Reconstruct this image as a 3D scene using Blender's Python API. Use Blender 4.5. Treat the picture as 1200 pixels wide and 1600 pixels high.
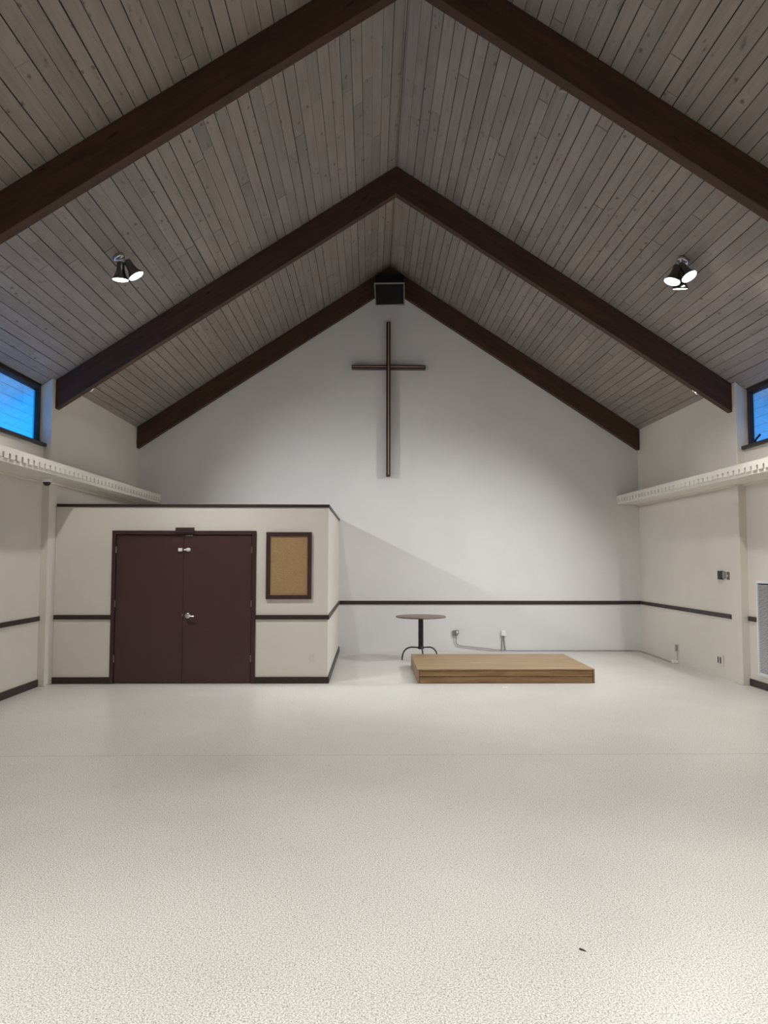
import bpy, bmesh, math, random
from mathutils import Vector, Matrix
for o in list(bpy.data.objects): bpy.data.objects.remove(o)
sc = bpy.context.scene
COL = sc.collection
random.seed(7)

# ------------------------------------------------------------------ camera
def set_camera():
    yaw, pitch, roll = math.radians(1.05), math.radians(3.58), 0.0013
    fwd = Vector((math.sin(yaw)*math.cos(pitch), math.cos(yaw)*math.cos(pitch), math.sin(pitch)))
    right = Vector((math.cos(yaw), -math.sin(yaw), 0))
    up = right.cross(fwd)
    r2 = right*math.cos(roll) + up*math.sin(roll)
    u2 = -right*math.sin(roll) + up*math.cos(roll)
    m = Matrix((r2, u2, -fwd)).transposed().to_4x4()
    m.translation = Vector((0, 0, 1.68))
    cd = bpy.data.cameras.new('camera'); c = bpy.data.objects.new('camera', cd); COL.objects.link(c)
    c.matrix_world = m
    cd.sensor_fit = 'VERTICAL'; cd.sensor_height = 32; cd.lens = 24
    cd.clip_start = 0.05; cd.clip_end = 200
    sc.camera = c
set_camera()

# ------------------------------------------------------------------ world, exposure, light levels
sc.view_settings.view_transform = 'Standard'
sc.view_settings.look = 'None'
sc.view_settings.gamma = 1
sc.view_settings.use_curve_mapping = False
sc.view_settings.exposure = 0.0
W_CAN = 190.0        # each reflector lamp on the ceiling fixtures in the picture
W_NEAR = 75.0       # each reflector lamp on the fixtures above the near floor
W_REAR = 510.0       # each reflector lamp on the fixtures behind the viewer
W_STAGE_L = 370.0    # stage spots by the walls, middle beam
W_STAGE_R = 570.0
W_HIGH_L = 140.0     # stage spots nearer the ridge, middle beam
W_HIGH_R = 190.0
W_FRONT = 50.0       # spots behind the nearest beam
SKY = 3.2            # dusk sky brightness
LAMP = (1.0, 0.98, 0.94)
STAGE_LAMP = (0.97, 0.985, 1.0)
SKY_WEST, SKY_EAST = (0.005, 0.50, 1.45), (0.055, 0.165, 0.41)

def set_world():
    w = bpy.data.worlds.new('dusk_sky'); sc.world = w; w.use_nodes = True
    nt = w.node_tree; nt.nodes.clear()
    out = nt.nodes.new('ShaderNodeOutputWorld'); bg = nt.nodes.new('ShaderNodeBackground')
    tc = nt.nodes.new('ShaderNodeTexCoord'); sx = nt.nodes.new('ShaderNodeSeparateXYZ')
    mr = nt.nodes.new('ShaderNodeMapRange'); mr.inputs[1].default_value = -0.8; mr.inputs[2].default_value = 0.8
    mx = nt.nodes.new('ShaderNodeMix'); mx.data_type = 'RGBA'
    mx.inputs[6].default_value = (*SKY_WEST, 1); mx.inputs[7].default_value = (*SKY_EAST, 1)
    L = nt.links.new
    L(tc.outputs['Generated'], sx.inputs[0]); L(sx.outputs[0], mr.inputs[0]); L(mr.outputs[0], mx.inputs[0])
    L(mx.outputs[2], bg.inputs[0]); L(bg.outputs[0], out.inputs[0]); bg.inputs[1].default_value = SKY
set_world()

# ------------------------------------------------------------------ materials
def mat(name, col, rough=0.6, metal=0.0, spec=0.5, noise=None, bump=None):
    """noise=(scale, amount) varies the colour a little; bump=(scale, strength)"""
    m = bpy.data.materials.new(name); m.use_nodes = True
    nt = m.node_tree; b = nt.nodes['Principled BSDF']; L = nt.links.new
    b.inputs['Base Color'].default_value = (*col, 1); b.inputs['Roughness'].default_value = rough
    b.inputs['Metallic'].default_value = metal; b.inputs['Specular IOR Level'].default_value = spec
    if noise or bump: tc = nt.nodes.new('ShaderNodeTexCoord')
    if noise:
        n = nt.nodes.new('ShaderNodeTexNoise'); n.inputs['Scale'].default_value = noise[0]; n.inputs['Detail'].default_value = 6
        mp = nt.nodes.new('ShaderNodeMapping')
        if len(noise) > 2: mp.inputs['Scale'].default_value = noise[2]
        L(tc.outputs['Object'], mp.inputs[0]); L(mp.outputs[0], n.inputs['Vector'])
        r = nt.nodes.new('ShaderNodeMapRange'); r.inputs[1].default_value = 0.3; r.inputs[2].default_value = 0.7
        r.inputs[3].default_value = 1-noise[1]; r.inputs[4].default_value = 1+noise[1]
        L(n.outputs['Fac'], r.inputs[0])
        v = nt.nodes.new('ShaderNodeVectorMath'); v.operation = 'SCALE'; v.inputs[0].default_value = col
        L(r.outputs[0], v.inputs['Scale']); L(v.outputs[0], b.inputs['Base Color'])
    if bump:
        n2 = nt.nodes.new('ShaderNodeTexNoise'); n2.inputs['Scale'].default_value = bump[0]; n2.inputs['Detail'].default_value = 5
        L(tc.outputs['Object'], n2.inputs['Vector'])
        bp = nt.nodes.new('ShaderNodeBump'); bp.inputs['Strength'].default_value = bump[1]; bp.inputs['Distance'].default_value = 0.01
        L(n2.outputs['Fac'], bp.inputs['Height']); L(bp.outputs[0], b.inputs['Normal'])
    return m

def node_kit(m):
    nt = m.node_tree
    def N(t, **kw):
        n = nt.nodes.new(t)
        for k, v in kw.items(): setattr(n, k, v)
        return n
    return nt, N, nt.links.new

def ramp(N, stops):
    r = N('ShaderNodeValToRGB'); cr = r.color_ramp
    while len(cr.elements) < len(stops): cr.elements.new(0.5)
    for e, (p, c) in zip(cr.elements, stops): e.position = p; e.color = (*c, 1)
    return r

def plank_material(name, dark, light, knot):
    m = mat(name, light, 0.62, spec=0.35); nt, N, L = node_kit(m); b = nt.nodes['Principled BSDF']
    geo = N('ShaderNodeNewGeometry'); tc = N('ShaderNodeTexCoord')
    off = N('ShaderNodeVectorMath', operation='SCALE'); off.inputs[0].default_value = (37.0, 53.0, 19.0)
    L(geo.outputs['Random Per Island'], off.inputs['Scale'])
    add = N('ShaderNodeVectorMath', operation='ADD'); L(tc.outputs['Object'], add.inputs[0]); L(off.outputs[0], add.inputs[1])
    mp = N('ShaderNodeMapping'); mp.inputs['Scale'].default_value = (28, 1.1, 28); L(add.outputs[0], mp.inputs[0])
    g = N('ShaderNodeTexNoise'); g.inputs['Scale'].default_value = 1; g.inputs['Detail'].default_value = 5; g.inputs['Distortion'].default_value = 0.6
    L(mp.outputs[0], g.inputs['Vector'])
    mp2 = N('ShaderNodeMapping'); mp2.inputs['Scale'].default_value = (3, 1.3, 3); L(add.outputs[0], mp2.inputs[0])
    g2 = N('ShaderNodeTexNoise'); g2.inputs['Scale'].default_value = 1; g2.inputs['Detail'].default_value = 3; L(mp2.outputs[0], g2.inputs['Vector'])
    r1 = ramp(N, [(0.25, dark), (0.75, light)])
    mixf = N('ShaderNodeMath', operation='MULTIPLY_ADD'); L(g.outputs['Fac'], mixf.inputs[0]); mixf.inputs[1].default_value = 0.55
    g2s = N('ShaderNodeMath', operation='MULTIPLY'); L(g2.outputs['Fac'], g2s.inputs[0]); g2s.inputs[1].default_value = 0.45
    L(g2s.outputs[0], mixf.inputs[2]); L(mixf.outputs[0], r1.inputs[0])
    # every board has its own tone
    tone = N('ShaderNodeMapRange'); tone.inputs[3].default_value = 0.87; tone.inputs[4].default_value = 1.06
    L(geo.outputs['Random Per Island'], tone.inputs[0])
    sc1 = N('ShaderNodeVectorMath', operation='SCALE'); L(r1.outputs[0], sc1.inputs[0]); L(tone.outputs[0], sc1.inputs['Scale'])
    # weathered smudges along the boards
    mp4 = N('ShaderNodeMapping'); mp4.inputs['Scale'].default_value = (16, 4.5, 16); L(add.outputs[0], mp4.inputs[0])
    g4 = N('ShaderNodeTexNoise'); g4.inputs['Scale'].default_value = 1; g4.inputs['Detail'].default_value = 5; g4.inputs['Roughness'].default_value = 0.65; L(mp4.outputs[0], g4.inputs['Vector'])
    sm = N('ShaderNodeMapRange'); sm.inputs[1].default_value = 0.60; sm.inputs[2].default_value = 0.76; sm.inputs[3].default_value = 1.0; sm.inputs[4].default_value = 0.45; L(g4.outputs['Fac'], sm.inputs[0])
    sc2 = N('ShaderNodeVectorMath', operation='SCALE'); L(sc1.outputs[0], sc2.inputs[0]); L(sm.outputs[0], sc2.inputs['Scale']); sc1 = sc2
    # knots
    mp3 = N('ShaderNodeMapping'); mp3.inputs['Scale'].default_value = (8.5, 4.6, 8.5); L(add.outputs[0], mp3.inputs[0])
    wob = N('ShaderNodeTexNoise'); wob.inputs['Scale'].default_value = 4; L(mp3.outputs[0], wob.inputs['Vector'])
    wa = N('ShaderNodeVectorMath', operation='MULTIPLY_ADD'); L(wob.outputs['Color'], wa.inputs[0]); wa.inputs[1].default_value = (0.22,)*3; L(mp3.outputs[0], wa.inputs[2])
    vo = N('ShaderNodeTexVoronoi'); vo.inputs['Scale'].default_value = 1; L(wa.outputs[0], vo.inputs['Vector'])
    kd = N('ShaderNodeMapRange', interpolation_type='SMOOTHSTEP'); kd.inputs[1].default_value = 0.05; kd.inputs[2].default_value = 0.19; kd.inputs[3].default_value = 1; kd.inputs[4].default_value = 0
    L(vo.outputs['Distance'], kd.inputs[0])
    sx = N('ShaderNodeSeparateColor'); L(vo.outputs['Color'], sx.inputs[0])
    gt = N('ShaderNodeMath', operation='GREATER_THAN'); gt.inputs[1].default_value = 0.50; L(sx.outputs[0], gt.inputs[0])
    km = N('ShaderNodeMath', operation='MULTIPLY'); L(kd.outputs[0], km.inputs[0]); L(gt.outputs[0], km.inputs[1])
    km2 = N('ShaderNodeMath', operation='MULTIPLY'); L(km.outputs[0], km2.inputs[0]); km2.inputs[1].default_value = 0.75
    mx = N('ShaderNodeMix', data_type='RGBA'); L(km2.outputs[0], mx.inputs[0]); L(sc1.outputs[0], mx.inputs[6]); mx.inputs[7].default_value = (*knot, 1)
    L(mx.outputs[2], b.inputs['Base Color'])
    bp = N('ShaderNodeBump'); bp.inputs['Strength'].default_value = 0.15; bp.inputs['Distance'].default_value = 0.004
    L(g.outputs['Fac'], bp.inputs['Height']); L(bp.outputs[0], b.inputs['Normal'])
    return m

def wood_material(name, dark, light, axis='X', rough=0.5, grain=22.0, knots=True, spec=0.4):
    m = mat(name, light, rough, spec=spec); nt, N, L = node_kit(m); b = nt.nodes['Principled BSDF']
    tc = N('ShaderNodeTexCoord'); geo = N('ShaderNodeNewGeometry')
    off = N('ShaderNodeVectorMath', operation='SCALE'); off.inputs[0].default_value = (11.0, 23.0, 31.0)
    L(geo.outputs['Random Per Island'], off.inputs['Scale'])
    add = N('ShaderNodeVectorMath', operation='ADD'); L(tc.outputs['Object'], add.inputs[0]); L(off.outputs[0], add.inputs[1])
    s = {'X': (1.0, grain, grain), 'Y': (grain, 1.0, grain), 'Z': (grain, grain, 1.0)}[axis]
    mp = N('ShaderNodeMapping'); mp.inputs['Scale'].default_value = s; L(add.outputs[0], mp.inputs[0])
    g = N('ShaderNodeTexNoise'); g.inputs['Scale'].default_value = 1.3; g.inputs['Detail'].default_value = 6; g.inputs['Distortion'].default_value = 0.9
    L(mp.outputs[0], g.inputs['Vector'])
    r1 = ramp(N, [(0.3, dark), (0.7, light)]); L(g.outputs['Fac'], r1.inputs[0])
    src = r1.outputs[0]
    if knots:
        ks = {'X': (1.6, 7, 7), 'Y': (7, 1.6, 7), 'Z': (7, 7, 1.6)}[axis]
        mp3 = N('ShaderNodeMapping'); mp3.inputs['Scale'].default_value = ks; L(add.outputs[0], mp3.inputs[0])
        vo = N('ShaderNodeTexVoronoi'); vo.inputs['Scale'].default_value = 1; L(mp3.outputs[0], vo.inputs['Vector'])
        kd = N('ShaderNodeMapRange', interpolation_type='SMOOTHSTEP'); kd.inputs[1].default_value = 0.03; kd.inputs[2].default_value = 0.13; kd.inputs[3].default_value = 0.8; kd.inputs[4].default_value = 0
        L(vo.outputs['Distance'], kd.inputs[0])
        mx = N('ShaderNodeMix', data_type='RGBA'); L(kd.outputs[0], mx.inputs[0]); L(src, mx.inputs[6])
        mx.inputs[7].default_value = (dark[0]*0.35, dark[1]*0.3, dark[2]*0.3, 1); src = mx.outputs[2]
    L(src, b.inputs['Base Color'])
    return m

def floor_material():
    m = mat('speckled_floor', (0.6, 0.56, 0.5), 0.3, spec=0.5); nt, N, L = node_kit(m); b = nt.nodes['Principled BSDF']
    tc = N('ShaderNodeTexCoord')
    def noise(scale, detail=3, vec=None):
        n = N('ShaderNodeTexNoise'); n.inputs['Scale'].default_value = scale; n.inputs['Detail'].default_value = detail
        L(vec or tc.outputs['Object'], n.inputs['Vector']); return n
    n1 = noise(135, 3)
    base = ramp(N, [(0.36, (0.33, 0.315, 0.285)), (0.48, (0.58, 0.568, 0.527)), (0.60, (0.80, 0.79, 0.745))]); L(n1.outputs['Fac'], base.inputs[0])
    # small dark chips
    vo = N('ShaderNodeTexVoronoi'); vo.inputs['Scale'].default_value = 75; L(tc.outputs['Object'], vo.inputs['Vector'])
    sx = N('ShaderNodeSeparateColor'); L(vo.outputs['Color'], sx.inputs[0])
    g = N('ShaderNodeMath', operation='GREATER_THAN'); g.inputs[1].default_value = 0.87; L(sx.outputs[0], g.inputs[0])
    l = N('ShaderNodeMath', operation='LESS_THAN'); l.inputs[1].default_value = 0.26; L(vo.outputs['Distance'], l.inputs[0])
    k = N('ShaderNodeMath', operation='MULTIPLY'); L(g.outputs[0], k.inputs[0]); L(l.outputs[0], k.inputs[1])
    k2 = N('ShaderNodeMath', operation='MULTIPLY'); L(k.outputs[0], k2.inputs[0]); k2.inputs[1].default_value = 0.7
    mx = N('ShaderNodeMix', data_type='RGBA'); L(k2.outputs[0], mx.inputs[0]); L(base.outputs[0], mx.inputs[6]); mx.inputs[7].default_value = (0.13, 0.11, 0.10, 1)
    # worn, uneven tone across the room
    n2 = noise(0.7, 4); mr = N('ShaderNodeMapRange'); mr.inputs[1].default_value = 0.3; mr.inputs[2].default_value = 0.7; mr.inputs[3].default_value = 0.93; mr.inputs[4].default_value = 1.05
    L(n2.outputs['Fac'], mr.inputs[0])
    sc1 = N('ShaderNodeVectorMath', operation='SCALE'); L(mx.outputs[2], sc1.inputs[0]); L(mr.outputs[0], sc1.inputs['Scale'])
    # seam in the slab across the room, worn and broken
    sp = N('ShaderNodeSeparateXYZ'); L(tc.outputs['Object'], sp.inputs[0])
    w = noise(1.2, 3); wy = N('ShaderNodeMath', operation='MULTIPLY_ADD'); L(w.outputs['Fac'], wy.inputs[0]); wy.inputs[1].default_value = 0.03; L(sp.outputs[1], wy.inputs[2])
    d = N('ShaderNodeMath', operation='SUBTRACT'); L(wy.outputs[0], d.inputs[0]); d.inputs[1].default_value = 6.765
    ab = N('ShaderNodeMath', operation='ABSOLUTE'); L(d.outputs[0], ab.inputs[0])
    lt = N('ShaderNodeMapRange'); lt.inputs[1].default_value = 0.002; lt.inputs[2].default_value = 0.011; lt.inputs[3].default_value = 0.5; lt.inputs[4].default_value = 0.0; L(ab.outputs[0], lt.inputs[0])
    mx2 = N('ShaderNodeMix', data_type='RGBA'); L(lt.outputs[0], mx2.inputs[0]); L(sc1.outputs[0], mx2.inputs[6]); mx2.inputs[7].default_value = (0.16, 0.14, 0.12, 1)
    L(mx2.outputs[2], b.inputs['Base Color'])
    rr = N('ShaderNodeMapRange'); rr.inputs[3].default_value = 0.24; rr.inputs[4].default_value = 0.40
    n3 = noise(2.3, 4); L(n3.outputs['Fac'], rr.inputs[0]); L(rr.outputs[0], b.inputs['Roughness'])
    bp = N('ShaderNodeBump'); bp.inputs['Strength'].default_value = 0.12; bp.inputs['Distance'].default_value = 0.003
    L(n1.outputs['Fac'], bp.inputs['Height']); L(bp.outputs[0], b.inputs['Normal'])
    return m

def cork_material():
    m = mat('cork', (0.4, 0.25, 0.11), 0.9, spec=0.1); nt, N, L = node_kit(m); b = nt.nodes['Principled BSDF']
    tc = N('ShaderNodeTexCoord'); n = N('ShaderNodeTexNoise'); n.inputs['Scale'].default_value = 150; n.inputs['Detail'].default_value = 4
    L(tc.outputs['Object'], n.inputs['Vector'])
    r = ramp(N, [(0.3, (0.30, 0.185, 0.09)), (0.7, (0.47, 0.315, 0.17))]); L(n.outputs['Fac'], r.inputs[0])
    n2 = N('ShaderNodeTexNoise'); n2.inputs['Scale'].default_value = 7; n2.inputs['Detail'].default_value = 5; L(tc.outputs['Object'], n2.inputs['Vector'])
    mr = N('ShaderNodeMapRange'); mr.inputs[1].default_value = 0.58; mr.inputs[2].default_value = 0.72; mr.inputs[3].default_value = 1; mr.inputs[4].default_value = 0.8; L(n2.outputs['Fac'], mr.inputs[0])
    s = N('ShaderNodeVectorMath', operation='SCALE'); L(r.outputs[0], s.inputs[0]); L(mr.outputs[0], s.inputs['Scale']); L(s.outputs[0], b.inputs['Base Color'])
    return m

def glass_material():
    m = bpy.data.materials.new('window_glass'); m.use_nodes = True; nt, N, L = node_kit(m); nt.nodes.clear()
    o = N('ShaderNodeOutputMaterial'); t = N('ShaderNodeBsdfTransparent'); g = N('ShaderNodeBsdfGlossy'); g.inputs['Roughness'].default_value = 0.03
    t.inputs[0].default_value = (0.93, 0.96, 0.98, 1)
    lw = N('ShaderNodeLayerWeight'); lw.inputs[0].default_value = 0.5; pw = N('ShaderNodeMath', operation='POWER'); pw.inputs[1].default_value = 5
    f = N('ShaderNodeMath', operation='MULTIPLY_ADD'); f.inputs[1].default_value = 0.9; f.inputs[2].default_value = 0.04; mx = N('ShaderNodeMixShader')
    L(lw.outputs['Facing'], pw.inputs[0]); L(pw.outputs[0], f.inputs[0]); L(f.outputs[0], mx.inputs[0]); L(t.outputs[0], mx.inputs[1]); L(g.outputs[0], mx.inputs[2]); L(mx.outputs[0], o.inputs[0]); return m

def emit_material(name, col, strength):
    m = bpy.data.materials.new(name); m.use_nodes = True; nt, N, L = node_kit(m); nt.nodes.clear()
    o = N('ShaderNodeOutputMaterial'); e = N('ShaderNodeEmission'); e.inputs[0].default_value = (*col, 1); e.inputs[1].default_value = strength
    L(e.outputs[0], o.inputs[0]); return m

M = {}
M['plank'] = plank_material('whitewashed_plank', (0.215, 0.180, 0.163), (0.335, 0.292, 0.270), (0.07, 0.05, 0.042))
M['roof_back'] = mat('roof_backing', (0.012, 0.008, 0.007), 0.9)
M['soffit'] = mat('painted_soffit', (0.75, 0.76, 0.78), 0.6, noise=(3, 0.08, (1, 4, 1)))
M['beam'] = wood_material('dark_stained_beam', (0.052, 0.028, 0.021), (0.082, 0.042, 0.029), 'X', 0.55, 10.0, spec=0.2)
M['wall'] = mat('cream_wall', (0.69, 0.645, 0.585), 0.55, spec=0.3, noise=(1.5, 0.03), bump=(60, 0.06))
M['wall_back'] = mat('white_wall', (0.71, 0.695, 0.68), 0.6, spec=0.25, noise=(1.2, 0.03), bump=(70, 0.06))
M['cove'] = mat('cream_gloss_paint', (0.74, 0.70, 0.63), 0.4, spec=0.4, noise=(4, 0.03))
M['trim'] = mat('dark_brown_trim', (0.034, 0.020, 0.019), 0.45, noise=(9, 0.12), spec=0.4)
M['door'] = mat('maroon_door_paint', (0.062, 0.027, 0.028), 0.42, noise=(2.5, 0.06), spec=0.4)
M['frame'] = mat('maroon_frame_paint', (0.048, 0.022, 0.023), 0.42, noise=(6, 0.08), spec=0.4)
M['windowframe'] = mat('black_brown_frame', (0.022, 0.014, 0.013), 0.45, noise=(9, 0.1))
M['glass'] = glass_material()
M['floor'] = floor_material()
M['cork'] = cork_material()
M['chrome'] = mat('chrome', (0.75, 0.75, 0.74), 0.18, 1.0, noise=(20, 0.03))
M['nickel'] = mat('dark_nickel', (0.20, 0.19, 0.18), 0.28, 1.0, noise=(20, 0.05))
M['hinge'] = mat('hinge_steel', (0.42, 0.36, 0.35), 0.35, 0.8, noise=(40, 0.05))
M['white_plastic'] = mat('white_plastic', (0.82, 0.81, 0.78), 0.4, noise=(30, 0.02))
M['ivory'] = mat('ivory_plate', (0.66, 0.61, 0.55), 0.45, noise=(30, 0.02))
M['grey_plastic'] = mat('grey_plastic', (0.24, 0.23, 0.23), 0.45, noise=(30, 0.04))
M['cable'] = mat('grey_cable', (0.30, 0.29, 0.28), 0.45, noise=(12, 0.08))
M['black'] = mat('black_plastic', (0.012, 0.012, 0.013), 0.5, noise=(30, 0.1))
M['dome'] = mat('smoked_dome', (0.008, 0.008, 0.009), 0.12, noise=(30, 0.05))
M['brown_plate'] = mat('brown_plate', (0.13, 0.085, 0.07), 0.45, noise=(30, 0.05))
M['ply'] = wood_material('varnished_plywood', (0.24, 0.153, 0.078), (0.365, 0.245, 0.132), 'X', 0.45, 9.0, knots=False)
M['pine'] = wood_material('varnished_pine_board', (0.20, 0.108, 0.048), (0.37, 0.225, 0.108), 'X', 0.45, 16.0)
M['pine_side'] = wood_material('varnished_pine_end', (0.22, 0.13, 0.062), (0.37, 0.25, 0.135), 'Y', 0.45, 16.0)
M['tabletop'] = wood_material('brown_laminate', (0.14, 0.095, 0.078), (0.235, 0.17, 0.145), 'X', 0.4, 14.0, knots=False)
M['table_metal'] = mat('black_powder_coat', (0.016, 0.013, 0.012), 0.4, noise=(20, 0.1))
M['cross'] = wood_material('dark_cross_wood', (0.030, 0.010, 0.008), (0.075, 0.025, 0.018), 'Z', 0.35, 30.0, knots=False)
M['inlay'] = mat('pale_metal_inlay', (0.55, 0.45, 0.38), 0.35, 0.6, noise=(10, 0.08))
M['speaker'] = mat('speaker_black', (0.010, 0.009, 0.009), 0.7, noise=(40, 0.1))
M['speaker_rim'] = mat('speaker_rim', (0.34, 0.31, 0.28), 0.5, noise=(20, 0.05))
M['grille_white'] = mat('white_enamel', (0.74, 0.74, 0.75), 0.35, noise=(10, 0.02))
M['duct'] = mat('duct_dark', (0.02, 0.022, 0.028), 0.8, noise=(10, 0.1))
M['lens'] = emit_material('lamp_lens', (1.0, 0.97, 0.92), 14.0)
M['spot_black'] = mat('spot_housing', (0.05, 0.048, 0.046), 0.4, noise=(20, 0.1))
M['spot_rim'] = mat('spot_rim_white', (0.6, 0.58, 0.54), 0.4, noise=(20, 0.05))
M['paper'] = mat('paper_scrap', (0.85, 0.84, 0.80), 0.8, noise=(40, 0.03))
M['leaf'] = mat('dry_dark_chip', (0.03, 0.022, 0.018), 0.8, noise=(60, 0.2))

# ------------------------------------------------------------------ mesh helpers
class MB:
    def __init__(s): s.v = []; s.f = []; s.smooth = []
    def add(s, vs, fs, smooth=False):
        b = len(s.v); s.v += [tuple(v) for v in vs]; s.f += [tuple(i+b for i in f) for f in fs]; s.smooth += [smooth]*len(fs); return s
    def box(s, x0, x1, y0, y1, z0, z1):
        x0, x1 = min(x0, x1), max(x0, x1); y0, y1 = min(y0, y1), max(y0, y1); z0, z1 = min(z0, z1), max(z0, z1)
        return s.add([(x0,y0,z0),(x1,y0,z0),(x1,y1,z0),(x0,y1,z0),(x0,y0,z1),(x1,y0,z1),(x1,y1,z1),(x0,y1,z1)],
                     [(0,3,2,1),(4,5,6,7),(0,1,5,4),(1,2,6,5),(2,3,7,6),(3,0,4,7)])
    def prism(s, poly, axis, a0, a1):
        """poly: 2D points in the plane across axis ('x': (y,z), 'y': (x,z), 'z': (x,y)), extruded from a0 to a1"""
        def P(p, a): return {'x': (a, p[0], p[1]), 'y': (p[0], a, p[1]), 'z': (p[0], p[1], a)}[axis]
        n = len(poly); vs = [P(p, a0) for p in poly] + [P(p, a1) for p in poly]
        fs = [tuple(range(n))[::-1], tuple(range(n, 2*n))] + [(i, (i+1) % n, n+(i+1) % n, n+i) for i in range(n)]
        return s.add(vs, fs)
    def lathe(s, prof, mtx=None, seg=32, cap=True):
        """prof: list of (r, z)"""
        mtx = mtx or Matrix(); vs = []; fs = []
        for r, z in prof:
            for k in range(seg):
                a = 2*math.pi*k/seg; vs.append(mtx @ Vector((r*math.cos(a), r*math.sin(a), z)))
        for i in range(len(prof)-1):
            for k in range(seg):
                k2 = (k+1) % seg; fs.append((i*seg+k, i*seg+k2, (i+1)*seg+k2, (i+1)*seg+k))
        s.add(vs, fs, True)
        if cap:
            n = len(prof)
            s.add([vs[k] for k in range(seg)], [tuple(range(seg))[::-1]])
            s.add([vs[(n-1)*seg+k] for k in range(seg)], [tuple(range(seg))])
        return s
    def tube(s, pts, r, seg=10):
        pts = [Vector(p) for p in pts]; vs = []; fs = []; prev = None
        for i, p in enumerate(pts):
            t = (pts[min(i+1, len(pts)-1)] - pts[max(i-1, 0)]).normalized()
            if prev is None:
                prev = t.orthogonal().normalized()
            n = (prev - t*prev.dot(t)).normalized(); prev = n; b = t.cross(n)
            for k in range(seg):
                a = 2*math.pi*k/seg; vs.append(p + n*(r*math.cos(a)) + b*(r*math.sin(a)))
        for i in range(len(pts)-1):
            for k in range(seg):
                k2 = (k+1) % seg; fs.append((i*seg+k, i*seg+k2, (i+1)*seg+k2, (i+1)*seg+k))
        s.add(vs, fs, True)
        s.add(vs[:seg], [tuple(range(seg))[::-1]]); s.add(vs[-seg:], [tuple(range(seg))]); return s
    def build(s, name, m, parent=None, bevel=0.0, local=None):
        """vertices are given in world space; local=(x,y,z) or the parent's origin is taken off them"""
        o0 = Vector(local) if local is not None else (ORIGIN.get(parent.name, Vector()) if parent else Vector())
        me = bpy.data.meshes.new(name); me.from_pydata([tuple(Vector(v)-o0) for v in s.v], [], s.f)
        for p, sm in zip(me.polygons, s.smooth): p.use_smooth = sm
        bm = bmesh.new(); bm.from_mesh(me); bmesh.ops.recalc_face_normals(bm, faces=bm.faces); bm.to_mesh(me); bm.free()
        me.materials.append(m)
        o = bpy.data.objects.new(name, me); COL.objects.link(o)
        if parent: o.parent = parent
        elif local is not None: o.location = o0
        ORIGIN[o.name] = o0
        if bevel:
            md = o.modifiers.new('bevel', 'BEVEL'); md.width = bevel; md.segments = 2; md.limit_method = 'ANGLE'; md.angle_limit = math.radians(50)
        return o
ORIGIN = {}

def spline(pts, n=10):
    pts = [Vector(p) for p in pts]; out = []
    for i in range(len(pts)-1):
        p0, p1, p2, p3 = pts[max(i-1, 0)], pts[i], pts[i+1], pts[min(i+2, len(pts)-1)]
        for k in range(n):
            t = k/n
            out.append(0.5*((2*p1)+(p2-p0)*t+(2*p0-5*p1+4*p2-p3)*t*t+(3*p1-p0-3*p2+p3)*t**3))
    out.append(pts[-1]); return out

def tag(o, label, cat, group=None, kind=None):
    o['label'] = label; o['category'] = cat
    if group: o['group'] = group
    if kind: o['kind'] = kind
    return o
def structure(o, label, cat): return tag(o, label, cat, kind='structure')
def thing(name, loc, label, cat, group=None):
    o = bpy.data.objects.new(name, None); COL.objects.link(o); o.location = loc; o.empty_display_size = 0.1
    ORIGIN[o.name] = Vector(loc); return tag(o, label, cat, group)

# ------------------------------------------------------------------ the room (metres; camera at x 0, y 0)
XL, XR = -4.31, 5.035          # inner faces of the wall posts
XLN, XRN = -4.41, 5.14         # near bays of the side walls, set back behind the posts
D, YB = 14.31, -6.5            # back wall, wall behind the camera
XC, S, ZR = 0.3625, 0.659, 7.22
COS = 1/math.hypot(1, S)
def roof_z(x): return ZR - S*abs(x-XC)
BEAM_Y = [2.56, 6.52, 10.48]   # front faces
BT, BD = 0.13, 0.40            # beam thickness, vertical depth
POST_Y = [(y-0.10, y+0.19) for y in BEAM_Y]

structure(MB().box(XLN-0.3, XRN+0.3, YB-0.2, D+0.3, -0.15, 0).build('floor', M['floor']), 'speckled cream floor across the whole hall', 'floor')

# back wall and the wall behind the camera: gable shapes
def gable(y0, y1):
    xs = (XLN-0.2, XRN+0.2)
    return MB().prism([(xs[0], 0), (xs[1], 0), (xs[1], roof_z(xs[1])), (XC, ZR), (xs[0], roof_z(xs[0]))], 'y', y0, y1)
structure(gable(D, D+0.2).build('wall_back', M['wall_back']), 'white gabled end wall behind the cross', 'wall')
structure(gable(YB-0.2, YB).build('wall_front', M['wall']), 'gabled wall behind the viewer', 'wall')

# side walls
ZS = 3.20                      # top of the wall under the clerestory windows
for side, xn, xb, sg in (('left', XLN, XL-0.015, -1), ('right', XRN, XR+0.015, 1)):
    mb = MB()
    mb.box(xn, xn+sg*0.2, YB, POST_Y[2][0]+0.02, 0, ZS)
    mb.prism([(xb, 0), (xb+sg*0.28, 0), (xb+sg*0.28, roof_z(xb+sg*0.28)), (xb, roof_z(xb))], 'y', POST_Y[2][1]-0.02, D)
    structure(mb.build('wall_'+side, M['wall']), f'cream {side} side wall under the high windows', 'wall')
    for i, (y0, y1) in enumerate(POST_Y):
        xp = XL if sg < 0 else XR
        mb = MB().prism([(xp, 0), (xp+sg*0.26, 0), (xp+sg*0.26, roof_z(xp+sg*0.26)), (xp, roof_z(xp))], 'y', y0, y1)
        structure(mb.build('pillar_'+side, M['wall'], bevel=0.008), f'cream wall post on the {side} wall under the {["rearmost", "nearest", "middle"][i]} roof beam', 'wall post')

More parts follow.
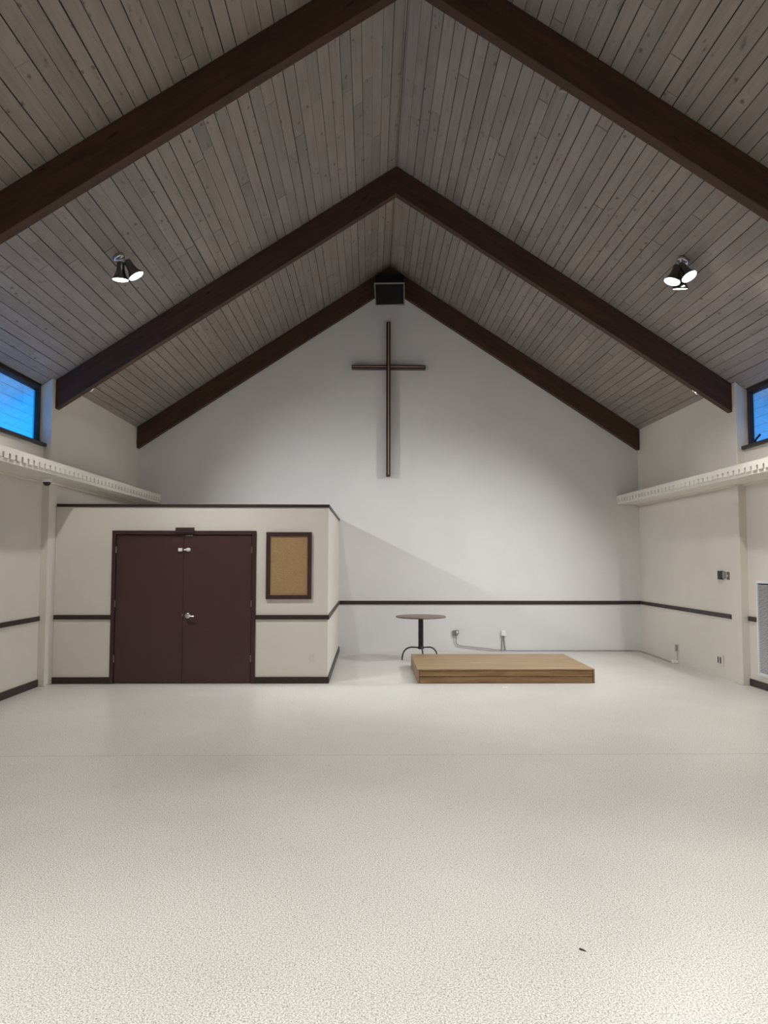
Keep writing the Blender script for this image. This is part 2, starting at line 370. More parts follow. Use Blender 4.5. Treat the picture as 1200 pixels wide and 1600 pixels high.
# ceiling: one mesh of separate tongue-and-groove boards on both slopes
PW = 0.1305
def ceiling():
    mb = MB(); rnd = random.Random(3)
    for sg in (-1, 1):
        half = (XC-(XLN-0.05)) if sg < 0 else ((XRN+0.05)-XC)
        total = half/COS; u = 0.004; i = 0
        edges = [0.0]; e = 0.025
        while e < total: edges.append(e); e += PW
        edges.append(total)
        for a, b in zip(edges[:-1], edges[1:]):
            g0 = rnd.choice((0.001, 0.0025, 0.0035, 0.004, 0.005, 0.0055)); g1 = rnd.choice((0.001, 0.003, 0.004, 0.0045, 0.005))
            y = YB + rnd.uniform(-3, 0)
            while y < D:
                ln = rnd.choice((1.8, 2.4, 3.0, 3.6, 4.2)) + rnd.uniform(-0.3, 0.3)
                ya, yb = max(y, YB), min(y+ln, D)
                if yb > ya + 0.02:
                    p, q = a+g0, b-g1; jz = rnd.uniform(0, 0.0015); e1 = rnd.choice((0.001, 0.002, 0.005, 0.008))
                    vs = []
                    for yy in (ya, yb-e1):
                        for uu, hh in ((p, jz), (q, jz), (q, 0.022), (p, 0.022)):
                            x = XC+sg*(uu*COS) + sg*hh*S*COS; z = ZR-uu*S*COS + hh*COS
                            vs.append((x, yy, z))
                    mb.add(vs, [(0,1,2,3),(7,6,5,4),(0,4,5,1),(1,5,6,2),(2,6,7,3),(3,7,4,0)])
                y += ln
    return mb
structure(ceiling().build('ceiling', M['plank']), 'grey-brown whitewashed plank ceiling on both roof slopes', 'ceiling')
def roof():
    mb = MB()
    for sg, xe in ((-1, XLN-0.12), (1, XRN+0.12)):
        h0, h1 = 0.0225/COS, 0.16
        mb.prism([(XC, ZR+h0), (xe, roof_z(xe)+h0), (xe, roof_z(xe)+h1), (XC, ZR+h1)], 'y', YB-0.2, D+0.3)
    return mb
structure(roof().build('roof', M['roof_back']), 'dark roof deck above the plank ceiling', 'roof')
def eaves():
    mb = MB()
    for sg, x0 in ((-1, XLN-0.12), (1, XRN+0.12)):
        x = x0
        while abs(x-x0) < 1.0:
            x2 = x + sg*0.115
            mb.prism([(x, roof_z(x)), (x2, roof_z(x2)), (x2, roof_z(x2)+0.05), (x, roof_z(x)+0.05)], 'y', YB, D)
            x = x2 + sg*0.006
        mb.prism([(x0, roof_z(x0)+0.06), (x, roof_z(x)+0.06), (x, roof_z(x)+0.15), (x0, roof_z(x0)+0.15)], 'y', YB, D)
        mb.box(x, x+sg*0.04, YB, D, roof_z(x)-0.12, roof_z(x)+0.15)
    return mb
structure(eaves().build('roof_eaves', M['soffit']), 'pale boarded eaves seen outside through the high windows', 'eaves')

# roof beams
for i, (y, where) in enumerate(list(zip(BEAM_Y, ('behind the viewer', 'nearest the camera', 'in the middle of the hall'))) + [(14.18, 'against the back wall')]):
    for sg, sname in ((-1, 'left'), (1, 'right')):
        xe = XL if sg < 0 else XR
        pol = [(XC, ZR-BD), (xe, roof_z(xe)-BD), (xe, roof_z(xe)-0.002), (XC, ZR-0.002)]
        # built along its own length so that the grain runs with the slope
        ln = abs(xe-XC)/COS; ang = math.atan(S)
        mtx = Matrix.Translation((XC, y, ZR)) @ Matrix.Rotation(ang if sg > 0 else math.pi-ang, 4, 'Y')
        inv = mtx.inverted()
        mb = MB().prism(pol, 'y', y, y+BT-(0.001 if i == 3 else 0))
        mb.v = [tuple(inv @ Vector(v)) for v in mb.v]
        o = mb.build('roof_beam', M['beam'], bevel=0.006)
        o.matrix_world = mtx
        tag(o, f'dark brown sloping roof beam on the {sname} side, {where}', 'beam', 'roof beams', kind='structure')

# ------------------------------------------------------------------ windows
for n, side, xn, sg in ((1, 'left', XLN, -1), (2, 'right', XRN, 1)):
    y0, y1 = POST_Y[1][1], POST_Y[2][0]
    xi, xo = xn+sg*0.055, xn+sg*0.11                 # inner / outer face of the frame
    zt = roof_z(xi)-0.004; zb = 3.245; fw = 0.062
    root = bpy.data.objects.new(f'window_{n}', None); COL.objects.link(root); root.location = (xn, (y0+y1)/2, zb); ORIGIN[root.name] = Vector(root.location)
    structure(root, f'high strip window with blue dusk light on the {side} wall', 'window')
    mb = MB()
    mb.box(xi, xo, y0, y1, zb, zb+0.03)
    def top(xa, ya, yb, h): mb.prism([(xa, roof_z(xa)-h), (xo, roof_z(xo)-h), (xo, roof_z(xo)-0.003), (xa, roof_z(xa)-0.003)], 'y', ya, yb)
    top(xi, y0, y1, 0.045)
    for ya in (y0, (y0+y1)/2-fw/2, y1-fw): mb.prism([(xi, zb+0.03), (xo, zb+0.03), (xo, roof_z(xo)-0.045), (xi, roof_z(xi)-0.045)], 'y', ya, ya+fw)
    mb.build('frame', M['windowframe'], root)
    xg = xn+sg*0.09
    MB().box(xg, xg+sg*0.006, y0+0.01, y1-0.01, zb+0.02, roof_z(xg)-0.02).build('pane', M['glass'], root)
    MB().box(xn-sg*0.045, xn+sg*0.12, y0, y1, ZS, zb).build('sill', M['windowframe'], root, bevel=0.004)
    if n == 2:
        lb = MB(); yl = 10.17
        lb.box(xi-sg*0.001, xi-sg*0.02, yl-0.02, yl+0.02, zb+0.008, zb+0.03)
        lb.tube([(xi-sg*0.015, yl, zb+0.03), (xi-sg*0.03, yl-0.06, zb+0.055), (xi-sg*0.03, yl-0.17, zb+0.10)], 0.014)
        lb.build('latch', M['black'], root)
    # other bays, out of the picture
    ya, yb = POST_Y[0][1], POST_Y[1][0]
    mb2 = MB(); mb2.prism([(xn+sg*0.02, ZS), (xn+sg*0.2, ZS), (xn+sg*0.2, roof_z(xn+sg*0.2)-0.002), (xn+sg*0.02, roof_z(xn+sg*0.02)-0.002)], 'y', YB, yb)
    structure(mb2.build('wall_'+side, M['wall']), f'cream upper part of the {side} wall beside the viewer', 'wall')

# ------------------------------------------------------------------ cornice shelves with a dentil edge
def cornice(side, sg, xw, xf):
    root = bpy.data.objects.new('trim_1' if sg < 0 else 'trim_2', None); COL.objects.link(root); root.location = (xw, 8, 2.7); ORIGIN[root.name] = Vector(root.location)
    structure(root, f'cream cornice shelf with a toothed edge along the {side} wall', 'cornice')
    y0, y1 = YB+0.02, D-0.005; z0, z1 = 2.725, 2.885
    xo = (XLN if sg < 0 else XRN) - sg*0.002
    mb = MB().box(xf, xf+sg*0.080, y0, y1, z0+0.10, z1)       # fascia over the teeth
    y = y1-0.02; per = 0.150
    while y > 1.0:
        mb.box(xf, xf+sg*0.080, y-(per-0.042), y, z0+0.042, z0+0.10); y -= per
    mb.box(xf, xf+sg*0.080, y0, y, z0+0.042, z0+0.10)
    mb.build('toothed_fascia', M['cove'], root)
    mb = MB().box(xf+sg*0.080, xf+sg*0.10, y0, y1, z0+0.042, z1-0.01).box(xf+sg*0.018, xf+sg*0.10, y0, y1, z0, z0+0.041).build('backing_board', M['cove'], root)
    mb = MB()
    for ya, yb, xx in ((y0, POST_Y[0][0], xo), (POST_Y[0][0], POST_Y[0][1], xw), (POST_Y[0][1], POST_Y[1][0], xo), (POST_Y[1][0], POST_Y[1][1], xw), (POST_Y[1][1], POST_Y[2][0], xo), (POST_Y[2][0], y1, xw)):
        mb.box(xf+sg*0.10, xx-sg*0.001, ya, yb, z0, z0+0.025)
        mb.box(xx-sg*0.03, xx-sg*0.001, ya, yb, z0-0.03, z0)
    mb.build('shelf_board', M['cove'], root)
cornice('left', -1, XL, -3.885)
cornice('right', 1, XR, 4.63)

# ------------------------------------------------------------------ closet in the left corner
CX, CY, CZ = -0.575, 10.62, 2.404
DL, DR, DT = -3.533, -1.563, 2.08
mb = MB()
mb.box(XL+0.002, DL+0.03, CY, CY+0.1, 0, CZ); mb.box(DR-0.03, CX, CY, CY+0.1, 0, CZ); mb.box(DL+0.03, DR-0.03, CY, CY+0.1, DT-0.03, CZ)
mb.box(CX-0.1, CX, CY+0.1, D-0.001, 0, CZ)
structure(mb.build('wall_closet', M['wall']), 'cream partition walls of the low closet in the left corner', 'partition')
structure(MB().box(XL+0.01, CX-0.1, CY+0.1, D-0.01, CZ-0.08, CZ-0.02).build('ceiling_closet', M['wall']), 'low flat ceiling board of the closet', 'ceiling')
mb = MB().box(XL+0.01, CX+0.015, CY-0.015, CY+0.115, CZ, CZ+0.042); mb.box(CX-0.115, CX+0.015, CY+0.115, D-0.002, CZ, CZ+0.042)
structure(mb.build('trim_3', M['trim'], bevel=0.003), 'dark brown cap along the top of the closet walls', 'trim')
# double door
door = bpy.data.objects.new('door_1', None); COL.objects.link(door); door.location = ((DL+DR)/2, CY, 0); ORIGIN[door.name] = Vector(door.location)
structure(door, 'dark maroon double door in the front of the closet', 'door')
FW = 0.05; XM = -2.553
mb = MB().box(DL, DL+FW, CY-0.022, CY+0.11, 0, DT); mb.box(DR-FW-0.006, DR, CY-0.022, CY+0.11, 0, DT); mb.box(DL+FW, DR-FW-0.006, CY-0.022, CY+0.11, DT-0.055, DT)
mb.build('door_frame', M['frame'], door, bevel=0.003)
lf = MB().box(DL+FW+0.005, XM-0.003, CY+0.004, CY+0.048, 0.012, DT-0.062).build('door_leaf', M['door'], door, bevel=0.002)
rt = MB().box(XM+0.002, DR-FW-0.012, CY-0.008, CY+0.036, 0.006, DT-0.064).build('door_leaf', M['door'], door, bevel=0.002)
for xx, leaf in ((DL+FW+0.004, lf), (DR-FW-0.010, rt)):
    for z in (1.816, 1.080, 0.337):
        MB().lathe([(0.007, 0), (0.007, 0.09)], Matrix.Translation((xx, CY-0.014, z-0.045)), 12).build('hinge', M['hinge'], leaf)
mb = MB().box(-2.666, -2.411, CY-0.045, CY-0.022, DT-0.03, DT+0.042)
mb.build('header_block', M['frame'], door, bevel=0.003)
MB().box(-2.52, -2.43, CY-0.035, CY-0.009, DT-0.075, DT-0.066).build('strike_plate', M['hinge'], door)
# latch and lever
MB().box(-2.632, -2.575, CY-0.022, CY+0.004, 1.795, 1.842).build('latch_keeper', M['white_plastic'], lf, bevel=0.008)
mb = MB().lathe([(0.0, 0), (0.032, 0.002), (0.036, 0.012), (0.024, 0.024), (0.0, 0.026)], Matrix.Translation((-2.493, CY-0.008, 1.818)) @ Matrix.Rotation(math.pi/2, 4, 'X') @ Matrix.Scale(0.72, 4, (0, 1, 0)), 24, cap=False)
mb.box(-2.552, -2.51, CY-0.022, CY-0.010, 1.808, 1.828)
mb.build('night_latch', M['white_plastic'], rt)
rl = Matrix.Translation((-2.487, CY-0.008, 0.918)) @ Matrix.Rotation(math.pi/2, 4, 'X')
mb = MB().lathe([(0.0, 0), (0.040, 0.0), (0.040, 0.006), (0.030, 0.014), (0.016, 0.02), (0.013, 0.05), (0.0, 0.055)], rl, 28, cap=False)
mb.tube([(-2.487, CY-0.058, 0.918), (-2.46, CY-0.060, 0.916), (-2.392, CY-0.056, 0.910)], 0.011, 12)
mb.build('lever_handle', M['chrome'], rt)
MB().box(-2.566, -2.556, CY-0.002, CY+0.005, 0.915, 0.937).build('strike', M['chrome'], lf)

# ------------------------------------------------------------------ chair rails and baseboards (dark trim)
RZ0, RZ1, RT = 0.866, 0.927, 0.02
def rail(name, label, boxes, cat='chair rail'):
    mb = MB()
    for b in boxes: mb.box(*b)
    structure(mb.build(name, M['trim'], bevel=0.003), label, cat)
rail('trim_4', 'dark chair rail on the left wall beside the viewer', [(XLN, XLN+RT, 2.8, POST_Y[1][0], RZ0, RZ1), (XLN, XLN+RT, POST_Y[1][1], POST_Y[2][0]-0.004, RZ0, RZ1)])
rail('trim_5', 'dark chair rail on the closet front left of the double door', [(XL+0.006, DL, CY-RT, CY, RZ0, RZ1)])
rail('trim_6', 'dark chair rail on the closet front right of the double door and around its side', [(DR, CX+RT, CY-RT, CY, RZ0, RZ1), (CX, CX+RT, CY, D-RT, RZ0, RZ1)])
rail('trim_7', 'dark chair rail along the white back wall', [(CX+RT, XR+0.013, D-RT, D, RZ0-0.004, RZ1)])
rail('trim_8', 'dark chair rail on the right wall behind the post', [(XR+0.015-RT, XR+0.015, POST_Y[2][1]+0.004, D-RT, RZ0, RZ1)])
rail('trim_9', 'dark chair rail on the right wall beside the white grille', [(XRN-RT, XRN, 10.145, POST_Y[2][0]-0.004, RZ0, RZ1), (XRN-RT, XRN, POST_Y[1][1], 9.20, RZ0, RZ1)])
rail('baseboard_left', 'dark baseboard along the left wall', [(XLN, XLN+RT, 2.8, POST_Y[1][0], 0, 0.095), (XLN, XLN+RT, POST_Y[1][1], POST_Y[2][0]-0.004, 0, 0.095)], 'baseboard')
rail('baseboard_right', 'dark baseboard along the right wall below the white grille', [(XRN-RT, XRN, 2.8, POST_Y[1][0], 0, 0.095), (XRN-RT, XRN, POST_Y[1][1], POST_Y[2][0]-0.004, 0, 0.095)], 'baseboard')
rail('baseboard_closet', 'dark baseboard around the closet', [(XL+0.006, DL, CY-RT, CY, 0, 0.088), (DR, CX+RT, CY-RT, CY, 0, 0.088), (CX, CX+RT, CY, D-0.002, 0, 0.088)], 'baseboard')

# ------------------------------------------------------------------ wooden platform
px0, px1, py0, py1, pz = 0.655, 3.085, 10.58, 12.30, 0.192
plat = thing('stage_platform', ((px0+px1)/2, (py0+py1)/2, 0), 'low wooden stage platform with a plywood top in front of the back wall', 'platform')
MB().box(px0, px1, py0, py1, pz-0.018, pz).build('deck_panel', M['ply'], plat, bevel=0.002)
for za, zb in ((0.002, 0.087), (0.094, pz-0.024)):
    MB().box(px0+0.029, px1-0.029, py0+0.004, py0+0.036, za, zb).build('front_board', M['pine'], plat, bevel=0.002)
    MB().box(px0+0.024, px1-0.024, py1-0.036, py1-0.002, za, zb).build('back_board', M['pine'], plat, bevel=0.002)
for xa in (px0+0.001, px1-0.023):
    MB().box(xa, xa+0.022, py0+0.002, py1-0.002, 0.002, pz-0.019).build('end_panel', M['pine_side'], plat, bevel=0.002)

# ------------------------------------------------------------------ round pedestal table
tx, ty = 0.855, 12.92
tab = thing('round_table', (tx, ty, 0), 'round brown pedestal table on three bent black legs behind the wooden platform', 'table')
MB().lathe([(0.0, 0.722), (0.405, 0.722), (0.418, 0.727), (0.422, 0.735), (0.418, 0.743), (0.405, 0.748), (0.0, 0.748)], Matrix.Translation((tx, ty, 0)), 64, cap=False).build('tabletop', M['tabletop'], tab)
mb = MB().lathe([(0.043, 0.215), (0.043, 0.70), (0.085, 0.708), (0.085, 0.7215)], Matrix.Translation((tx, ty, 0)), 28)
mb.lathe([(0.03, 0.195), (0.05, 0.205), (0.058, 0.225), (0.043, 0.245)], Matrix.Translation((tx, ty, 0)), 28)
mb.build('column', M['table_metal'], tab)
for a in (-88, 32, 152):
    c, s_ = math.cos(math.radians(a)), math.sin(math.radians(a))
    prof = [(0.03, 0.222), (0.12, 0.222), (0.19, 0.218), (0.255, 0.195), (0.305, 0.150), (0.335, 0.09), (0.345, 0.03), (0.347, 0.0)]
    MB().tube(spline([(tx+r*c, ty+r*s_, z) for r, z in prof], 6), 0.0125, 12).build('leg', M['table_metal'], tab)

# ------------------------------------------------------------------ cross on the back wall
cr = thing('wall_cross', (0.34, D, 3.23), 'tall dark wooden cross with a pale inlay on the white back wall', 'cross')
cd = 0.15; yf = D-cd
mb = MB().box(0.301, 0.379, yf, D-0.001, 3.232, 6.147); mb.build('upright', M['cross'], cr, bevel=0.004)
MB().box(-0.348, 0.300, yf+0.004, D-0.001, 5.255, 5.318).build('arm', M['cross'], cr, bevel=0.004)
MB().box(0.380, 1.035, yf+0.004, D-0.001, 5.255, 5.318).build('arm', M['cross'], cr, bevel=0.004)
MB().box(0.332, 0.350, yf-0.004, yf-0.0005, 3.262, 6.13).build('inlay', M['inlay'], cr)
mb = MB().box(-0.335, 0.300, yf-0.002, yf+0.0035, 5.280, 5.298); mb.box(0.380, 1.022, yf-0.002, yf+0.0035, 5.280, 5.298)
mb.build('inlay', M['inlay'], cr)

# ------------------------------------------------------------------ speaker at the apex
sp = thing('loudspeaker', (0.355, 13.95, 6.34), 'black loudspeaker box with a thin pale rim hung under the roof peak', 'speaker')
mb = MB().prism([(13.83, 6.350), (14.178, 6.520), (14.178, 7.00), (14.10, 7.02), (13.83, 6.755)], 'x', 0.090, 0.620)
mb.build('cabinet', M['speaker'], sp)
x0, x1, z0, z1 = 0.066, 0.624, 6.337, 6.757
mb = MB()
mb.prism([(x0, z1), (x0+0.018, z1-0.02), (0.107, z0+0.010), (0.090, z0)], 'y', 13.80, 13.829)
mb.prism([(x1, z1+0.012), (x1-0.016, z1-0.006), (x1-0.014, z0+0.02), (x1+0.006, z0+0.02)], 'y', 13.80, 13.829)
mb.prism([(x0, z1), (x1, z1+0.012), (x1-0.016, z1-0.010), (x0+0.016, z1-0.022)], 'y', 13.80, 13.829)
mb.prism([(0.090, z0), (x1+0.006, z0+0.020), (x1+0.006, z0+0.028), (0.09, z0+0.008)], 'y', 13.80, 13.829)
mb.build('rim', M['speaker_rim'], sp)
MB().prism([(0.088, 6.730), (0.606, 6.742), (0.610, 6.365), (0.110, 6.350)], 'y', 13.815, 13.829).build('grille', M['speaker'], sp)

# ------------------------------------------------------------------ cork board
cb = thing('notice_board', (-1.112, CY, 1.14), 'framed tan cork notice board on the closet wall right of the double door', 'notice board')
bx0, bx1, bz0, bz1, bw = -1.425, -0.801, 1.142, 2.062, 0.056
mb = MB().box(bx0, bx1, CY-0.035, CY-0.001, bz0, bz0+bw); mb.box(bx0, bx1, CY-0.035, CY-0.001, bz1-bw, bz1)
mb.box(bx0, bx0+bw, CY-0.035, CY-0.001, bz0+bw, bz1-bw); mb.box(bx1-bw, bx1, CY-0.035, CY-0.001, bz0+bw, bz1-bw)
mb.build('board_frame', M['frame'], cb, bevel=0.003)
MB().box(bx0+bw, bx1-bw, CY-0.018, CY-0.002, bz0+bw, bz1-bw).build('cork_panel', M['cork'], cb)

# ------------------------------------------------------------------ sockets, switches, cable
def plate_on_y(name, x, z, w, h, label, cat, y=CY, m='ivory'):
    t = thing(name, (x, y, z), label, cat)
    MB().box(x-w/2, x+w/2, y-0.008, y-0.0005, z-h/2, z+h/2).build('cover_plate', M[m], t, bevel=0.003)
    return t
t = plate_on_y('wall_outlet', -0.776, 0.350, 0.075, 0.118, 'cream electrical outlet low on the closet front', 'outlet')
for dz in (-0.026, 0.026):
    mb = MB().box(-0.776-0.017, -0.776+0.017, CY-0.012, CY-0.008, 0.350+dz-0.015, 0.350+dz+0.015); mb.build('socket', M['ivory'], t, bevel=0.004)
# junction box with the grey cable
t = thing('junction_box', (1.585, D, 0.33), 'grey junction box low on the back wall where the cable starts', 'outlet')
MB().box(1.535, 1.625, D-0.045, D-0.001, 0.285, 0.385).build('box', M['grey_plastic'], t, bevel=0.006)
MB().box(1.580, 1.645, D-0.075, D-0.046, 0.315, 0.395).build('plug', M['grey_plastic'], t, bevel=0.008)
MB().box(1.600, 1.625, D-0.080, D-0.0755, 0.335, 0.375).build('plug_face', M['white_plastic'], t)
t = thing('surface_outlet', (2.47, D, 0.38), 'small white surface outlet low on the back wall with two thin conduits', 'outlet')
MB().box(2.435, 2.515, D-0.05, D-0.001, 0.285, 0.375).build('box', M['white_plastic'], t, bevel=0.005)
for xa, xb in ((2.452, 2.445), (2.487, 2.510)):
    MB().tube([(xa, D-0.02, 0.284), (xa, D-0.02, 0.2), (xb, D-0.02, 0.012)], 0.009, 10).build('conduit', M['cable'], t)
cy = D-0.03
pts = [(1.600, D-0.06, 0.315), (1.597, D-0.05, 0.24), (1.597, cy, 0.17), (1.622, cy, 0.125), (1.68, cy, 0.105), (1.80, cy, 0.088), (2.16, cy, 0.052), (2.40, cy, 0.026), (2.7, cy, 0.012), (3.6, cy, 0.011), (4.6, cy, 0.011), (4.93, D-0.035, 0.011), (4.985, D-0.09, 0.011), (4.995, 13.9, 0.011), (4.985, 13.2, 0.011), (4.965, 12.66, 0.012)]
o = MB().tube(spline(pts, 8), 0.008, 10).build('floor_cable', M['cable'], None, local=(1.6, cy, 0))
tag(o, 'thin grey cable running along the foot of the back wall into the right corner', 'cable')
t = thing('conduit_stub', (5.03, 12.61, 0), 'short grey pipe on the right wall where the floor cable ends', 'conduit')
MB().box(4.955, 5.045, 12.57, 12.65, 0.002, 0.05).build('base_box', M['white_plastic'], t, bevel=0.005)
MB().tube([(5.022, 12.61, 0.051), (5.022, 12.61, 0.21)], 0.011, 10).build('pipe', M['ivory'], t)
MB().tube([(5.022, 12.61, 0.20), (5.022, 12.61, 0.235), (5.022, 12.61, 0.30)], 0.019, 10).build('coupling', M['cable'], t)
XW = XR+0.015
t = thing('thermostat', (XW, 10.95, 1.47), 'black wall control box with a pale side panel on the right wall', 'wall control')
MB().box(XW-0.035, XW-0.001, 10.90, 11.03, 1.41, 1.53).build('black_cover', M['black'], t, bevel=0.004)
MB().box(XW-0.028, XW-0.001, 10.835, 10.895, 1.425, 1.52).build('side_panel', M['grey_plastic'], t, bevel=0.003)
t = thing('wall_switch', (XW, 10.76, 1.465), 'small brown switch plate beside the black wall control', 'switch')
MB().box(XW-0.008, XW-0.001, 10.725, 10.80, 1.41, 1.52).build('switch_plate', M['brown_plate'], t, bevel=0.003)
MB().box(XW-0.016, XW-0.008, 10.752, 10.772, 1.45, 1.48).build('toggle', M['ivory'], t, bevel=0.002)
t = thing('wall_socket', (XW, 11.05, 0.245), 'square outlet with dark openings low on the right wall near the post', 'outlet')
MB().box(XW-0.012, XW-0.001, 10.965, 11.15, 0.17, 0.33).build('cover_plate', M['ivory'], t, bevel=0.004)
for ya in (11.105, 11.030):
    MB().box(XW-0.016, XW-0.012, ya, ya+0.032, 0.205, 0.295).build('opening', M['black'], t, bevel=0.004)

# return-air grille on the near right wall
gy0, gy1, gz0, gz1 = 9.21, 10.138, 0.172, 1.416
gr = thing('air_grille', (XRN, (gy0+gy1)/2, gz0), 'large white louvred air grille on the right wall at the picture edge', 'vent')
fw = 0.035
mb = MB()
mb.box(XRN-0.022, XRN-0.001, gy0, gy1, gz0, gz0+fw); mb.box(XRN-0.022, XRN-0.001, gy0, gy1, gz1-fw, gz1)
mb.box(XRN-0.022, XRN-0.001, gy0, gy0+fw, gz0+fw, gz1-fw); mb.box(XRN-0.022, XRN-0.001, gy1-fw, gy1, gz0+fw, gz1-fw)
mb.build('grille_frame', M['grille_white'], gr, bevel=0.003)
MB().box(XRN-0.003, XRN-0.001, gy0+fw, gy1-fw, gz0+fw, gz1-fw).build('duct_backing', M['duct'], gr)
mb = MB(); z = gz0+fw+0.004
while z < gz1-fw-0.012:
    mb.prism([(XRN-0.019, z), (XRN-0.017, z), (XRN-0.006, z+0.009), (XRN-0.008, z+0.009)], 'y', gy0+fw, gy1-fw); z += 0.0190
mb.build('louvres', M['grille_white'], gr)

# dome camera under the left cornice
dm = thing('dome_camera', (-4.15, 9.90, 2.72), 'small white dome camera with a black bubble under the left cornice', 'security camera')
T = Matrix.Translation((-4.15, 9.90, 0))
MB().lathe([(0.0, 2.7249), (0.060, 2.7249), (0.064, 2.715), (0.064, 2.682), (0.056, 2.672), (0.0, 2.672)], T, 28, cap=False).build('mount', M['white_plastic'], dm)
MB().lathe([(0.048, 2.6719), (0.045, 2.652), (0.033, 2.634), (0.017, 2.625), (0.0, 2.623)], T, 28, cap=False).build('bubble', M['dome'], dm)

# ------------------------------------------------------------------ lamps
def aim(p, d):
    d = Vector(d).normalized(); return Matrix.Translation(p) @ d.to_track_quat('-Z', 'Y').to_matrix().to_4x4()
def spot_light(name, m, parent, watts, deg, blend, r=0.07, col=LAMP):
    ld = bpy.data.lights.new(name, 'SPOT'); ld.energy = watts; ld.color = col; ld.spot_size = math.radians(deg); ld.spot_blend = blend; ld.shadow_soft_size = r
    lo = bpy.data.objects.new(name, ld); COL.objects.link(lo); lo.parent = parent; m2 = m.copy(); m2.translation = m.translation - ORIGIN[parent.name]; lo.matrix_local = m2; return lo
def lamp_head(root, neck, mouth, d, watts):
    """bell-shaped reflector: narrow neck, flared mouth with a glowing lens"""
    d = Vector(d).normalized(); mouth = Vector(mouth); m = aim(mouth, d)
    prof = [(0.0, 0.205), (0.036, 0.203), (0.042, 0.185), (0.044, 0.13), (0.052, 0.085), (0.070, 0.045), (0.086, 0.018), (0.093, 0.0), (0.090, 0.0), (0.084, 0.010), (0.0, 0.012)]
    sh = MB().lathe(prof, m, 36, cap=False).build('shade', M['nickel'], root)
    MB().lathe([(0.084, 0.0125), (0.084, 0.004), (0.07, -0.001), (0.04, -0.004), (0.0, -0.005)], m, 36, cap=False).build('lens', M['lens'], sh)
    top = m @ Vector((0, 0, 0.20))
    MB().tube(spline([neck, (Vector(neck)+top)/2+Vector((0, 0, 0.01)), top], 6), 0.014, 12).build('arm', M['chrome'], root)
    lm = m.copy(); lm.translation = mouth + d*0.03
    spot_light('lamp_light', lm, root, watts, 110, 0.55)
def ceiling_fixture(x, y, heads, label, watts=None):
    sg = -1 if x < XC else 1
    z = roof_z(x); root = thing('ceiling_spotlight', (x, y, z), label, 'ceiling light', 'clustered ceiling spotlights')
    nrm = Vector((-sg*S, 0, -1)).normalized()
    m = aim((x, y, z), nrm)
    MB().lathe([(0.0, 0.0), (0.068, 0.0), (0.068, -0.030), (0.060, -0.042), (0.028, -0.046), (0.024, -0.062), (0.0, -0.066)], m, 32, cap=False).build('canopy', M['chrome'], root)
    base = Vector((x, y, z)) + nrm*0.055
    for (mouth, d) in heads: lamp_head(root, base, Vector((x, y, z))+Vector(mouth), d, W_CAN if watts is None else watts)
L1 = [((0.040, -0.02, -0.285), (-0.02, 0.08, -1)), ((0.222, -0.03, -0.243), (0.52, 0.08, -0.85))]
L2 = [((-0.165, -0.05, -0.285), (-0.32, -0.06, -0.92)), ((0.020, -0.09, -0.240), (0.30, -0.38, -0.86)), ((-0.015, 0.09, -0.315), (0.02, 0.27, -0.95))]
ceiling_fixture(-2.852, 8.53, L1, 'twin-headed metal ceiling spotlight on the left roof slope')
ceiling_fixture(3.571, 8.49, L2, 'three-headed metal ceiling spotlight on the right roof slope')
LN = [((0.040, -0.02, -0.285), (0.15, 0.0, -1)), ((0.215, -0.05, -0.235), (0.62, 0.0, -0.80))]
RN = [((-x, y, z), (-dx, dy, dz)) for (x, y, z), (dx, dy, dz) in LN]
ceiling_fixture(-2.852, 4.54, LN, 'ceiling spotlight on the left slope above the near floor, out of view', W_NEAR)
ceiling_fixture(3.571, 4.54, RN, 'ceiling spotlight on the right slope above the near floor, out of view', W_NEAR)
ceiling_fixture(-2.852, 0.58, LN, 'ceiling spotlight on the left slope above the viewer, out of view', W_REAR)
ceiling_fixture(3.571, 0.58, RN, 'ceiling spotlight on the right slope above the viewer, out of view', W_REAR)

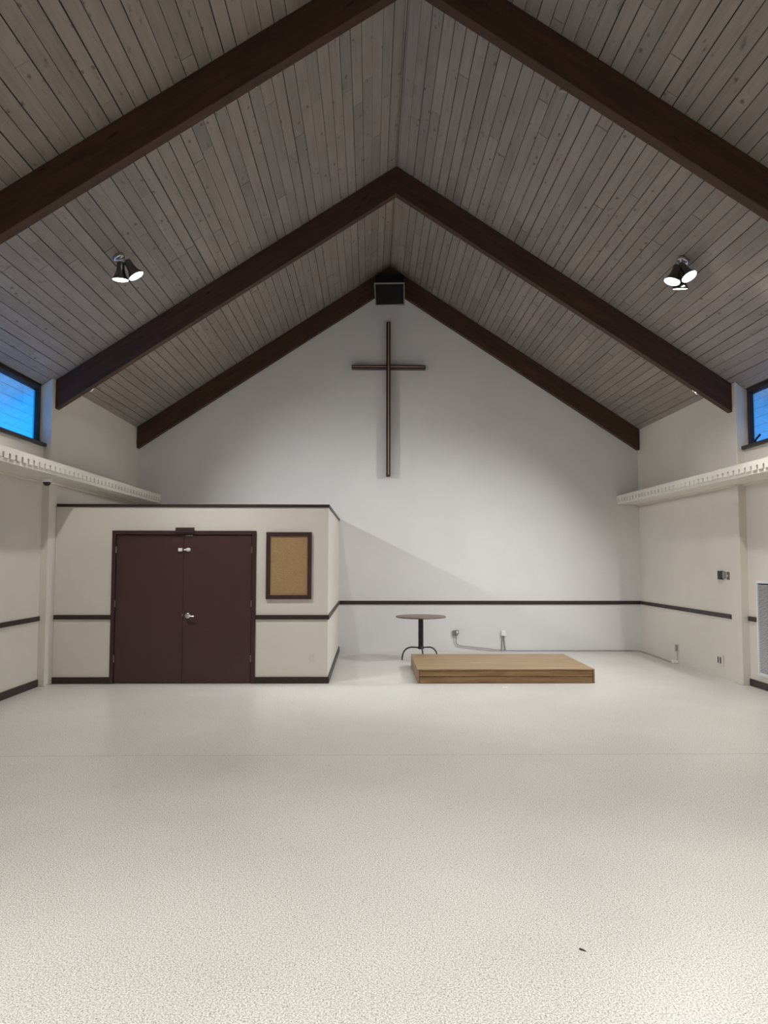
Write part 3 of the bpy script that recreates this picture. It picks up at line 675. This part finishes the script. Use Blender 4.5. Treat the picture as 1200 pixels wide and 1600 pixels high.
# stage spots on the far faces of the beams, throwing light on the end of the hall
def stage_spot(x, ybeam, target, watts, label, drop=0.125, cone=100):
    sg = -1 if x < XC else 1
    yb = ybeam+BT; zb = roof_z(x)-BD
    p = Vector((x, yb+0.11, zb+drop)); d = (Vector(target)-p).normalized()
    root = thing('stage_spotlight', (x, yb, zb+drop), label, 'spotlight', 'stage spotlights behind the roof beams')
    MB().box(x-0.03, x+0.03, yb+0.0005, yb+0.03, zb+drop-0.03, zb+drop+0.10).build('bracket', M['spot_black'], root, bevel=0.004)
    m = aim(p + d*0.05, d)
    c = MB().lathe([(0.0, 0.14), (0.035, 0.138), (0.040, 0.12), (0.045, 0.06), (0.060, 0.02), (0.064, 0.0), (0.060, 0.0), (0.056, 0.012), (0.0, 0.013)], m, 28, cap=False).build('housing', M['spot_black'], root)
    MB().lathe([(0.0655, -0.004), (0.0655, 0.018), (0.0645, 0.018), (0.0645, -0.004)], m, 28, cap=False).build('rim', M['spot_rim'], c)
    MB().lathe([(0.056, 0.0135), (0.056, 0.006), (0.03, 0.001), (0.0, 0.0)], m, 28, cap=False).build('lens', M['lens'], c)
    MB().tube([(x, yb+0.02, zb+drop+0.06), (x, yb+0.06, zb+drop+0.075), tuple(m @ Vector((0, 0, 0.12)))], 0.010, 8).build('arm', M['spot_black'], root)
    lm = m.copy(); lm.translation = p + d*0.085
    spot_light('spot_light', lm, root, watts, cone, 1.0, 0.025, STAGE_LAMP)
BY2, BY1 = BEAM_Y[2], BEAM_Y[1]
stage_spot(-3.93, BY2, (1.6, 13.0, 0.3), W_STAGE_L, 'small stage spotlight behind the left end of the middle roof beam', cone=112)
stage_spot(4.655, BY2, (1.0, 12.6, 0.2), W_STAGE_R, 'small stage spotlight behind the right end of the middle roof beam', cone=108)
stage_spot(-1.11, BY2, (-0.1, 12.2, 0.0), W_HIGH_L, 'small stage spotlight behind the middle roof beam, left of the peak', 0.17)
stage_spot(1.835, BY2, (0.9, 12.2, 0.0), W_HIGH_R, 'small stage spotlight behind the middle roof beam, right of the peak', 0.17)
stage_spot(-1.11, BY1, (-1.3, 10.6, 1.2), W_FRONT, 'small stage spotlight behind the nearest roof beam, left of the peak', 0.19)
stage_spot(1.80, BY1, (1.8, 11.0, 0.2), W_FRONT, 'small stage spotlight peeking under the nearest roof beam, right of the peak', 0.16)

# ------------------------------------------------------------------ bits on the floor
def chip(name, x, y, pts, m, label, cat, h=0.003):
    o = MB().prism([(x+a, y+b) for a, b in pts], 'z', 0.0005, h).build(name, m, None, local=(x, y, 0)); tag(o, label, cat)
chip('floor_debris', 0.921, 3.409, [(-0.012, 0.010), (-0.004, 0.014), (0.006, 0.002), (0.014, -0.012), (0.004, -0.008), (-0.008, 0.0)], M['leaf'], 'tiny dark chip lying on the near floor', 'debris', 0.004)
chip('paper_scrap', 1.79, 10.25, [(-0.03, -0.02), (0.02, -0.03), (0.035, 0.02), (-0.02, 0.03)], M['paper'], 'tiny white paper scrap on the floor in front of the wooden platform', 'paper')
